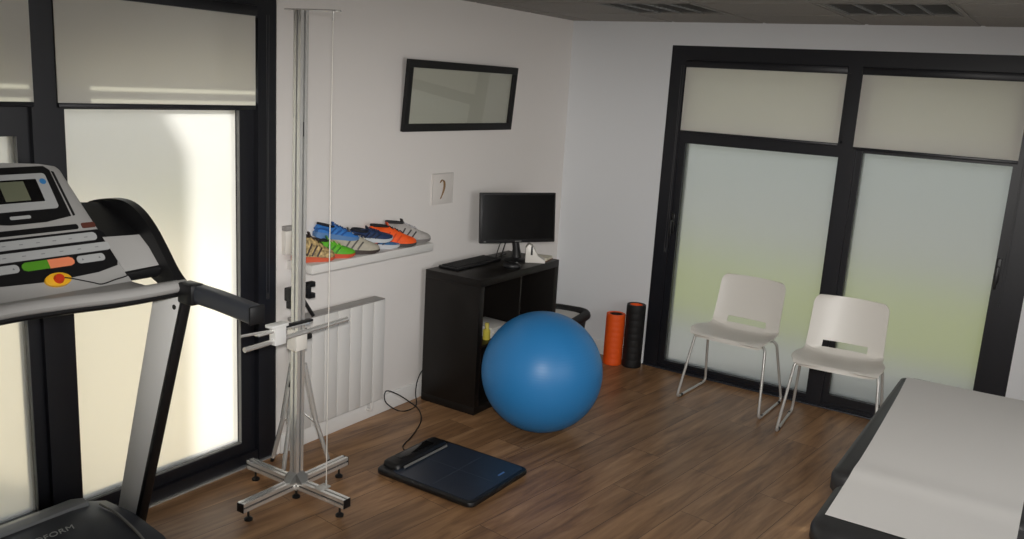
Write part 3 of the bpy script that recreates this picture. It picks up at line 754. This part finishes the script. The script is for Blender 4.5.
# ------------------------------------------------------------------ treatment table
TZ = 0.68
t = thing('treatment_table', 'black padded treatment table covered by a white paper sheet', 'massage table', (2.9, -2.2, 0))
def pad(x0, x1, y0, y1, z0, z1, r, e=0.022):
    cx, cy = (x0+x1)/2, (y0+y1)/2
    L_ = []
    for (ins, z) in ((0.012, z0), (0.0, z0+0.02), (0.0, z1-e), (e*0.3, z1-e*0.3), (e, z1)):
        L_.append([(x, y, z) for (x, y) in rrect(x1-x0-2*ins, y1-y0-2*ins, r, 6, cx, cy)])
    return MB().loft(L_)
pad(2.586, 3.20, -2.578, -1.25, TZ-0.09, TZ, 0.05).build('long_cushion', 'leather', t, 45, world=True)
pad(2.622, 3.23, -3.02, -2.588, TZ-0.085, TZ-0.002, 0.10, 0.03).build('head_cushion', 'leather', t, 45, world=True)
m = MB()
for (x, y) in ((2.75, -1.5), (3.1, -1.5), (2.75, -2.8), (3.1, -2.8)):
    m.box((x-0.02, y-0.02, 0.03), (x+0.02, y+0.02, TZ-0.13))
m.box((2.70, -2.92, TZ-0.13), (3.15, -1.4, TZ-0.088)).box((2.72, -2.82, 0.10), (2.78, -1.48, 0.14)).box((3.07, -2.82, 0.10), (3.13, -1.48, 0.14))
m.build('frame', 'hood_grey', t, world=True)
for (x, y) in ((2.75, -1.5), (3.1, -1.5), (2.75, -2.8), (3.1, -2.8)):
    MB().cyl((x, y, 0), (x, y, 0.031), 0.026).build('foot', 'black_plastic', t, world=True)
# sheet
m = MB(); g = []
ys_ = [-1.29-0.0396*k for k in range(42)]
for y in ys_:
    row = []
    f = (y+1.30)/(-2.92+1.30)
    xl = 2.616+0.04*f+0.03*f*(1-f); xr = 3.146
    for k in range(13):
        u = k/12; x = xl+(xr-xl)*u
        yy = y
        if y > -1.31: yy = y+0.03*u
        dip = -0.004*math.exp(-((y+2.583)/0.02)**2)*0.5
        z = TZ+0.0025+dip + 0.0008*math.sin(9*y+5*u) + (0.006*max(0, 1-abs(y+2.52)/0.10))
        row.append(m.bm.verts.new((x, yy, z)))
    g.append(row)
for i in range(len(g)-1):
    for k in range(12): m.bm.faces.new((g[i][k], g[i][k+1], g[i+1][k+1], g[i+1][k]))
bmesh.ops.recalc_face_normals(m.bm, faces=m.bm.faces)
bmesh.ops.solidify(m.bm, geom=m.bm.faces[:], thickness=0.0012)
tag(m.build('paper_sheet', 'paper', None, 60), 'white paper sheet spread over the black treatment table', 'sheet')

# ------------------------------------------------------------------ foot scale on the floor and its cable
t = thing('platform_scale', 'dark blue black platform scale lying on the wood floor', 'scale', (0.806, -2.275, 0), 0)
m = MB(); m.loft([[(x, y, z) for (x, y) in rrect(0.578-2*i, 0.486-2*i, 0.035, 6)] for (i, z) in ((0.006, 0.006), (0, 0.012), (0, 0.028), (0.004, 0.034), (0.010, 0.035))]); m.build('body', 'black_plastic', t, 50)
m = MB(); m.loft([[(x+0.035, y, z) for (x, y) in rrect(0.466, 0.452, 0.03, 6)] for z in (0.034, 0.0375)]); m.build('platform', 'plate_blue', t, 50)
m = MB(); m.box((-0.17, -0.0012, 0.0372), (0.24, 0.0012, 0.0379)).box((0.034, -0.2, 0.0372), (0.0364, 0.2, 0.0379)); m.build('dividing_line', 'plate_line', t)
m = MB(); m.box((0.215, 0.07, 0.0372), (0.225, 0.12, 0.0379)); m.build('mark', 'bluemark', t)
m = MB(); m.loft([[(x-0.232, y, z) for (x, y) in rrect(w_, h_, 0.02, 5)] for (w_, h_, z) in ((0.105, 0.40, 0.034), (0.10, 0.39, 0.055), (0.085, 0.37, 0.062))]); m.build('display_housing', 'black_plastic', t, 50)
m = MB(); m.box((-0.265, -0.13, 0.0615), (-0.215, 0.12, 0.0635), 0.0005); m.build('display', 'screen', t)
m = MB(); m.cyl((-0.168, -0.165, 0.046), (-0.168, 0.165, 0.046), 0.006); m.build('handle_bar', 'gasket', t)
for sx in (-0.22, 0.22):
    for sy in (-0.19, 0.19): MB().cyl((sx, sy, 0), (sx, sy, 0.012), 0.016).build('foot', 'black_matte', t)
tag(MB().tube(catmull([(0.515, -2.215, 0.014), (0.47, -2.225, 0.006), (0.411, -2.184, 0.004), (0.358, -2.04, 0.004), (0.266, -1.86, 0.004), (0.152, -1.739, 0.004), (0.06, -1.70, 0.012), (0.032, -1.79, 0.083), (0.03, -1.89, 0.13), (0.036, -1.90, 0.07), (0.065, -1.83, 0.006), (0.107, -1.79, 0.004), (0.09, -1.69, 0.004), (0.034, -1.63, 0.05), (0.022, -1.60, 0.12), (0.024, -1.56, 0.17), (0.024, -1.50, 0.18)], 8), 0.0035, 8).build('power_cable', 'black_matte', None, 80), 'thin black cable looping over the floor from the scale to the bookcase', 'cable')

# ------------------------------------------------------------------ aluminium measuring stand
PX, PY = 0.407, -2.918
t = thing('measuring_stand', 'tall aluminium profile pole on a four armed base in front of the radiator', 'stand', (PX, PY, 0))
def profile(m_, s_, p0, p1, T=None):
    """square extrusion with a slot along every side, along local z"""
    a = s_/2; b = s_*0.11; c = s_*0.22
    o = []
    for k in range(4):
        q = Matrix.Rotation(PI/2*k, 2)
        for p in ((a, -a), (a, -b), (a-c, -b), (a-c, b), (a, b)): o.append(q @ Vector(p))
    m_.prism([(p.x, p.y, p0) for p in o], (0, 0, p1-p0), 0, T)
    return m_
po = profile(MB(), 0.042, 0.045, 2.12).build('pole', 'alu', t)
for k in range(4): MB().box((0.0120, -0.0044, 0.09), (0.0138, 0.0044, 2.12), 0, Matrix.Rotation(PI/2*k, 4, 'Z')).build('slot_shade_strip', 'slot_shade', po)  # dark strips set into the slots as painted shade
AL, AS = 0.31, 0.04
for k in range(4):
    T = Matrix.Rotation(PI/2*k, 4, 'Z') @ Matrix.Translation((0, 0, 0.072)) @ Matrix.Rotation(PI/2, 4, 'Y')
    a_ = profile(MB(), AS, 0.022, AL, T).build('base_arm', 'alu', t)
    for j in range(4): MB().box((0.0114, -0.0042, 0.03), (0.0132, 0.0042, AL), 0, T @ Matrix.Rotation(PI/2*j, 4, 'Z')).build('slot_shade_strip', 'slot_shade', a_)  # painted slot shade along the arms too
    e = MB(); e.box((AL, -AS/2, 0.052), (AL+0.004, AS/2, 0.092), 0.001, Matrix.Rotation(PI/2*k, 4, 'Z')); e.build('end_cap', 'black_plastic', a_)
    f = MB(); T = Matrix.Rotation(PI/2*k, 4, 'Z')
    f.cyl((AL-0.04, 0, 0.012), (AL-0.04, 0, 0.052), 0.005, T=T); f.lathe([(0.0001, 0), (0.018, 0), (0.018, 0.008), (0.008, 0.016), (0.0001, 0.016)], (AL-0.04, 0, 0), 20, T)
    f.build('foot', 'black_plastic', t)
    g_ = MB(); g_.prism([(0.021, 0.021, 0.085), (0.062, 0.021, 0.085), (0.021, 0.021, 0.13)], (0, -0.042, 0), 0, Matrix.Rotation(PI/2*k, 4, 'Z')); g_.build('gusset', 'gasket', t)
f = MB(); f.cyl((0, 0, 0.01), (0, 0, 0.052), 0.006); f.lathe([(0.0001, 0), (0.018, 0), (0.018, 0.008), (0.008, 0.016), (0.0001, 0.016)], (0, 0, 0), 20); f.build('foot', 'black_plastic', t)
po.rotation_euler = (0, 0.0052, 0)
m = MB(); m.box((-0.06, -0.02, 2.12), (0.185, 0.02, 2.126), 0.001, Matrix.Rotation(0.19, 4, 'Z')); m.build('top_arm', 'alu', t)
m = MB(); m.cyl((0.157, 0.03, 2.12), (0.157, 0.03, 2.085), 0.004); m.build('wire_end', 'steel', t)
m = MB(); m.box((0.13, -0.02, 0.09), (0.175, 0.042, 0.096), 0.001).cyl((0.157, 0.03, 0.094), (0.157, 0.03, 0.12), 0.004); m.build('wire_end', 'steel', t)
MB().cyl((0.157, 0.03, 0.1), (0.157, 0.03, 2.1), 0.0021, seg=8).build('guide_wire', 'white_plastic', t)
m = MB(); m.box((0.0205, -0.006, 1.62), (0.027, 0.006, 1.68), 0.001); m.build('slot_latch', 'black_plastic', t)
# sliding head with horizontal measuring bars
m = MB(); m.box((-0.03, -0.032, 0.70), (0.03, 0.032, 0.79), 0.004); m.build('slider', 'white_plastic', t)
m = MB(); m.tube([(0.035, -0.315, 0.775), (0.035, 0.27, 0.79)], 0.011, 12); m.build('measuring_bar', 'alu', t)
m = MB(); m.tube([(0.032, -0.33, 0.835), (0.032, -0.02, 0.815)], 0.006, 8).box((0.018, -0.25, 0.818), (0.046, 0.03, 0.826), 0.001); m.build('upper_bar', 'alu', t)
m = MB(); m.box((0.016, -0.17, 0.762), (0.054, -0.11, 0.85), 0.003).box((0.012, -0.19, 0.838), (0.058, -0.10, 0.852), 0.003); m.build('bar_clamp', 'tread_silver', t)
m = MB(); m.box((0.02, -0.11, 0.825), (0.045, 0.05, 0.835), 0.001); m.build('clamp_plate', 'black_plastic', t)
m = MB(); m.cyl((0.0, 0.03, 0.745), (0.0, 0.075, 0.745), 0.014); m.cyl((0.0, 0.03, 0.775), (0.0, 0.055, 0.775), 0.01); m.build('knob', 'black_plastic', t)

# ------------------------------------------------------------------ camera tripod behind the pole
QX, QY = 0.165, -2.69
t = thing('camera_tripod', 'small grey tripod with black clamp head half hidden behind the pole', 'tripod', (QX, QY, 0))
hub = Vector((0, 0, 0.52))
for (fx, fy) in ((-0.125, -0.045), (0.02, -0.105), (0.095, 0.125)):
    d = Vector((fx, fy, 0.0)); k0 = hub+Vector((fx, fy, 0))*0.2
    l_ = MB().tube([k0, hub.lerp(d, 0.55)], 0.0145, 10).tube([hub.lerp(d, 0.5), hub.lerp(d, 0.96)], 0.0115, 10).build('leg', 'alu', t)
    MB().cyl(hub.lerp(d, 0.93), d, 0.011, 0.009).build('rubber_foot', 'black_plastic', l_)
m = MB(); m.cyl(hub+Vector((0, 0, -0.02)), hub+Vector((0, 0, 0.04)), 0.032, 0.026); m.build('hub', 'black_plastic', t)
m = MB(); m.cyl((0, 0, 0.3), (0, 0, 0.80), 0.010); m.build('center_column', 'alu', t)
m = MB()
for (fx, fy) in ((-0.125, -0.045), (0.02, -0.105), (0.095, 0.125)): m.cyl((0, 0, 0.30), hub.lerp(Vector((fx, fy, 0)), 0.6), 0.004)
m.build('brace', 'alu', t)
m = MB(); m.box((-0.02, -0.055, 0.80), (0.02, -0.005, 0.835), 0.004).box((-0.028, -0.06, 0.835), (0.028, 0.005, 0.90), 0.006); m.build('camera', 'black_plastic', t)
m = MB(); m.box((-0.012, 0.0, 0.855), (0.012, 0.075, 0.885), 0.003).box((-0.014, 0.06, 0.885), (0.014, 0.10, 0.91), 0.003).box((-0.014, 0.06, 0.83), (0.014, 0.10, 0.855), 0.003).box((-0.014, 0.05, 0.84), (0.014, 0.07, 0.90), 0.003); m.build('clamp', 'black_plastic', t)
m = MB(); m.tube([(0.01, 0.02, 0.84), (0.03, 0.07, 0.75)], 0.009, 10); m.build('pan_handle', 'black_plastic', t)
m = MB(); m.box((0.0, -0.04, 0.775), (0.02, -0.02, 0.80), 0.002); m.build('release_tab', 'salmon', t)
m = MB(); m.tube(catmull([(0.02, -0.02, 0.58), (0.045, -0.05, 0.52), (0.03, -0.07, 0.46), (0.0, -0.05, 0.42), (0.02, -0.02, 0.48), (0.03, -0.04, 0.56)], 6), 0.0035, 8); m.build('strap', 'black_matte', t)

# ------------------------------------------------------------------ treadmill
TY = -3.96                # middle of the console
TB_ = -4.035              # middle of the running deck
t = thing('treadmill', 'grey and black treadmill with button console at the left window', 'treadmill', (0.6, TY, 0))
def tb(name, m_, mt, parent=None, ang=35): return m_.build(name, mt, parent or t, ang, world=True)
# deck
m = MB(); m.box((0.25, TB_-0.27, 0.06), (2.05, TB_+0.27, 0.135), 0.01); tb('deck', m, 'black_plastic')
m = MB(); m.box((0.42, TB_-0.235, 0.134), (2.03, TB_+0.235, 0.139), 0.001); tb('belt', m, 'belt')
for s_ in (-1, 1):
    m = MB(); m.box((0.40, TB_+s_*0.315-0.055, 0.03), (2.1, TB_+s_*0.315+0.055, 0.145), 0.012); tb('side_rail', m, 'hood_dark')
    m = MB(); m.box((0.16, TB_+s_*0.40-0.045, 0.0), (0.95, TB_+s_*0.40+0.045, 0.045), 0.01); tb('floor_rail', m, 'black_plastic')
    for x in (1.98,):
        m = MB(); m.cyl((x, TB_+s_*0.30, 0), (x, TB_+s_*0.30, 0.07), 0.03); tb('rear_foot', m, 'black_plastic')
# motor hood: dark cover with a grey front band
def hood_rings(x0, x1, prof):
    return [[(x0+(x1-x0)*0, y, z) for (y, z) in prof]]
hw = 0.385
hp = [(0.085, 0.035, hw-0.02), (0.085, 0.18, hw-0.03), (0.12, 0.228, hw-0.05), (0.20, 0.258, hw-0.05), (0.34, 0.248, hw-0.03), (0.50, 0.20, hw-0.01), (0.60, 0.12, hw), (0.60, 0.035, hw)]
m = MB()
rings = []
for sgn_k in range(9):
    f = -1+2*sgn_k/8
    drop = 0.035*max(0, abs(f)-0.7)/0.3
    rings.append([(x, TB_+f*w, max(0.03, z-drop*(1 if z > 0.1 else 0))) for (x, z, w) in hp])
m.loft(rings); hood = tb('motor_hood', m, 'hood_dark', ang=40)
m = MB()
band = []
for k in range(9):
    f = -1+2*k/8; drop = 0.035*max(0, abs(f)-0.7)/0.3; y = TB_+f*0.245
    band.append([(0.095, y, 0.205), (0.115, y, 0.235), (0.198, y, 0.268), (0.235, y, 0.266), (0.24, y, 0.245), (0.12, y, 0.215)])
m.loft(band); tb('hood_band', m, 'hood_grey', hood)
m = MB(); m.tube(catmull([(0.26, TB_+0.275, 0.252), (0.36, TB_+0.28, 0.244), (0.48, TB_+0.285, 0.205), (0.56, TB_+0.29, 0.15), (0.60, TB_+0.29, 0.10)], 5), 0.005, 8); tb('hood_trim', m, 'gasket', hood)
cu = bpy.data.curves.new('logo', 'FONT'); cu.body = 'PROFORM'; cu.size = 0.040; cu.extrude = 0.0006; cu.align_x = 'CENTER'; cu.shear = 0.25; cu.space_character = 1.05
to = bpy.data.objects.new('logo_tmp', cu); C.objects.link(to)
bpy.context.view_layer.update()
me = bpy.data.meshes.new_from_object(to.evaluated_get(bpy.context.evaluated_depsgraph_get())); bpy.data.objects.remove(to)
sl = math.atan2(0.010, 0.14)
Tt = Matrix.Translation((0.35, TB_+0.03, 0.249)) @ Matrix(((0, -math.cos(sl), math.sin(sl), 0), (1, 0, 0, 0), (0, math.sin(sl), math.cos(sl), 0), (0, 0, 0, 1)))
me.transform(T_local(t).inverted() @ Tt); me.materials.append(MT['btn_silver'])
lo = bpy.data.objects.new('logo_text', me); C.objects.link(lo); lo.parent = hood
# uprights
for s_ in (1, -1):
    y = TB_+s_*0.425
    m = MB(); m.prism([(0.132, y-0.02, 0.045), (0.243, y-0.02, 0.045), (0.592, y-0.02, 1.09), (0.44, y-0.02, 1.09)], (0, 0.04, 0), 0.005)
    u_ = tb('upright', m, 'tread_silver')
    m = MB(); m.prism([(0.240, y-0.021, 0.045), (0.266, y-0.021, 0.045), (0.606, y-0.021, 1.09), (0.589, y-0.021, 1.09)], (0, 0.042, 0), 0.006); tb('upright_edge', m, 'black_plastic', u_)
    m = MB(); m.cyl((0.555, y-s_*0.018, 1.05), (0.555, y-s_*0.0225, 1.05), 0.009); tb('bolt', m, 'black_plastic', u_)
    m = MB(); m.box((0.09, y-0.035, 0.03), (0.30, y+0.035, 0.10), 0.012); tb('upright_shoe', m, 'black_plastic', u_)
# front cross bar (grip rail) with dark underside
def bar_pts(z, dx): return catmull([(0.575+dx, TB_-0.44, z), (0.572+dx, TB_-0.2, z+0.018), (0.575+dx, TB_, z+0.014), (0.58+dx, TB_+0.2, z+0.004), (0.575+dx, TB_+0.44, z)], 6)
m = MB(); m.tube(bar_pts(1.125, -0.012), 0.03, 14, flat=0.72); tb('cross_bar', m, 'tread_grey')
m = MB(); m.tube(bar_pts(1.098, -0.016), 0.02, 10, flat=0.6); tb('cross_bar_underside', m, 'black_plastic')
# console
CO = Vector((0.42, TY, 1.125)); CV = Vector((-0.30, 0, 0.385)).normalized(); CN = Vector((0.385, 0, 0.30)).normalized(); CU = Vector((0, 1, 0))
TC = Matrix((CU, CV, CN)).transposed().to_4x4(); TC.translation = CO
def cp(pts, z0, z1, bev=0.0):
    return MB().prism([(u, v, z0) for (u, v) in pts], (0, 0, z1-z0), bev, TC)
shell = [(-0.262, -0.03), (0.262, -0.03), (0.262, 0.0), (0.185, 0.470), (0.172, 0.488), (0.12, 0.497), (0.0, 0.507), (-0.12, 0.497), (-0.172, 0.488), (-0.185, 0.470), (-0.262, 0.0)]
con = tb('console', cp(shell, -0.05, 0.0, 0.006), 'tread_grey')
# apron that joins the console to the grip rail
m = MB(); m.prism([(0.40, TY-0.262, 1.13), (0.565, TY-0.262, 1.13), (0.565, TY-0.262, 1.105), (0.36, TY-0.262, 1.08)], (0, 0.524, 0), 0.004); tb('console_apron', m, 'tread_grey')
tb('display_bezel', cp([(-0.151, 0.284), (-0.06, 0.270), (0.06, 0.270), (0.151, 0.284), (0.146, 0.470), (0.130, 0.487), (-0.130, 0.487), (-0.146, 0.470)], -0.002, 0.0015), 'black_plastic', con)
tb('display_frame', cp(rrect(0.244, 0.140, 0.012, 4, 0, 0.388), -0.001, 0.004), 'btn_silver', con)
tb('display_border', cp(rrect(0.168, 0.088, 0.003, 2, 0, 0.392), 0, 0.0048), 'screen', con)
tb('display_screen', cp(rrect(0.082, 0.074, 0.002, 2, -0.002, 0.392), 0, 0.0054), 'lcd', con)
tb('round_sticker', cp([(0.1045+0.011*math.cos(a*PI/10), 0.425+0.011*math.sin(a*PI/10)) for a in range(20)], 0, 0.005), 'bluedot', con)
tb('side_vent', cp([(0.150, 0.466), (0.158, 0.462), (0.166, 0.286), (0.158, 0.284)], -0.001, 0.002), 'black_matte', con)
tb('side_vent', cp([(-0.150, 0.466), (-0.158, 0.462), (-0.166, 0.286), (-0.158, 0.284)], -0.001, 0.002), 'black_matte', con)
tb('badge', cp(rrect(0.068, 0.012, 0.005, 4, -0.018, 0.2945), 0, 0.003), 'btn_silver', con)
tb('indicator_strip', cp(rrect(0.318, 0.020, 0.008, 4, 0, 0.241), -0.001, 0.0015), 'black_plastic', con)
tb('warning_label', cp(rrect(0.05, 0.021, 0.006, 4, 0.196, 0.242), -0.001, 0.0015), 'brownred', con)
tb('button_panel', cp([(-0.238, 0.205), (-0.246, 0.10), (-0.235, 0.075), (-0.16, 0.060), (0.0, 0.052), (0.16, 0.060), (0.235, 0.075), (0.246, 0.10), (0.238, 0.205), (0.220, 0.222), (-0.220, 0.222)], -0.002, 0.0015), 'black_plastic', con)
def rowbtn(name, u0, u1, v0, v1, mt='btn_silver'):
    return tb(name, cp(rrect(u1-u0, v1-v0, min((v1-v0)*0.42, 0.013), 4, (u0+u1)/2, (v0+v1)/2), 0, 0.0045), mt, con)
rowbtn('preset_row', -0.206, 0.206, 0.181, 0.212); rowbtn('preset_row', -0.238, 0.238, 0.138, 0.169)
tb('start_button', cp([(0.006, 0.099), (0.006, 0.130), (-0.066, 0.130), (-0.078, 0.124), (-0.081, 0.115), (-0.078, 0.105), (-0.066, 0.099)], 0, 0.0045), 'green', con)
tb('stop_button', cp([(0.0065, 0.130), (0.0065, 0.098), (0.078, 0.098), (0.090, 0.104), (0.093, 0.114), (0.090, 0.124), (0.078, 0.130)], 0, 0.0045), 'salmon', con)
rowbtn('speed_button', 0.103, 0.202, 0.100, 0.128); rowbtn('incline_button', -0.202, -0.090, 0.099, 0.128)
m = MB()
for (u, v) in ((0.122, 0.114), (0.182, 0.114), (-0.108, 0.1135), (-0.182, 0.1135)):
    m.prism([(u-0.004, v-0.004, 0.004), (u+0.004, v-0.004, 0.004), (u, v+0.004, 0.004)], (0, 0, 0.0012), 0, TC)
for k in range(7):
    m.prism([(-0.17+0.055*k, 0.194, 0.004), (-0.158+0.055*k, 0.194, 0.004), (-0.158+0.055*k, 0.1965, 0.004), (-0.17+0.055*k, 0.1965, 0.004)], (0, 0, 0.0010), 0, TC)
    m.prism([(-0.19+0.062*k, 0.152, 0.004), (-0.178+0.062*k, 0.152, 0.004), (-0.178+0.062*k, 0.1545, 0.004), (-0.19+0.062*k, 0.1545, 0.004)], (0, 0, 0.0010), 0, TC)
tb('button_marks', m, 'hood_grey', con)
kx, kv = 0.012, 0.052
key = tb('safety_key', cp([(kx+0.044*math.cos(a*PI/12), kv+0.024*math.sin(a*PI/12)) for a in range(24)], 0, 0.012, 0.002), 'yellow', con)
m = MB(); m.cyl((kx, kv, 0.011), (kx, kv, 0.024), 0.017, 0.014, 20, TC); tb('safety_button', m, 'red', con)
w_ = [TC @ Vector(p) for p in ((kx+0.012, kv, 0.02), (0.06, 0.045, 0.012), (0.12, 0.022, 0.008), (0.15, 0.012, 0.006), (0.20, 0.02, 0.006), (0.25, 0.028, 0.006), (0.275, 0.05, 0.0))]
m = MB(); m.tube(catmull(w_, 6), 0.0022, 6); tb('safety_cord', m, 'black_matte', con)
# side trays and curved handrails
for s_ in (1, -1):
    y0 = TB_+s_*0.43
    arch = catmull([(0.0, 0, 1.335), (0.05, 0, 1.362), (0.16, 0, 1.385), (0.26, 0, 1.388), (0.34, 0, 1.362), (0.41, 0, 1.31), (0.47, 0, 1.245), (0.53, 0, 1.175), (0.585, 0, 1.135), (0.64, 0, 1.122)], 4)
    low = [(0.64, 0, 1.09), (0.60, 0, 1.085), (0.50, 0, 1.09), (0.44, 0, 1.12), (0.36, 0, 1.15), (0.25, 0, 1.18), (0.12, 0, 1.20), (0.0, 0, 1.24)]
    m = MB(); m.prism([(p[0], y0-0.016, p[2]) for p in arch]+[(p[0], y0-0.016, p[2]) for p in low], (0, 0.032, 0), 0.005); a_ = tb('side_arm', m, 'black_plastic')
    def strip(pts, th):                       # rows from top to bottom: inner x, inner z, inner edge, outer x, outer z
        rr = []
        for (x, z, u, xo, zo) in pts:
            q0, q1 = TY+s_*u, y0-s_*0.012
            rr.append([(x, q0, z), (xo, q1, zo), (xo-th, q1, zo-th), (x-th, q0, z-th)])
        return MB().loft(rr)
    tb('tray_back', strip([(0.10, 1.375, 0.20, 0.12, 1.365), (0.20, 1.325, 0.215, 0.24, 1.325), (0.305, 1.272, 0.226, 0.352, 1.275)], 0.006), 'black_plastic', a_)
    tb('tray', strip([(0.305, 1.275, 0.226, 0.352, 1.278), (0.35, 1.22, 0.238, 0.41, 1.238), (0.395, 1.163, 0.25, 0.462, 1.185)], 0.008), 'tread_grey', a_)
    m = strip([(0.392, 1.163, 0.25, 0.46, 1.186), (0.402, 1.157, 0.252, 0.472, 1.18), (0.398, 1.135, 0.252, 0.468, 1.155)], 0.012); tb('tray_shade', m, 'black_plastic', a_)  # dark strip added as the shadow below the tray
    m = MB(); m.box((0.575, y0-0.03, 1.07), (0.655, y0+0.03, 1.145), 0.01); tb('joint_cover', m, 'black_plastic', a_)
    hy = y0+s_*0.012
    pr = rrect(0.062, 0.066, 0.02, 5)
    m = MB(); m.loft([[(x, hy+u, z+v) for (u, v) in pr] for (x, z) in ((0.63, 1.108), (0.75, 1.104), (0.86, 1.096), (0.935, 1.09))]); tb('handrail', m, 'hood_dark', ang=40)
    m = MB(); m.box((0.932, hy-0.032, 1.058), (0.945, hy+0.032, 1.122), 0.006); tb('handrail_cap', m, 'black_plastic')
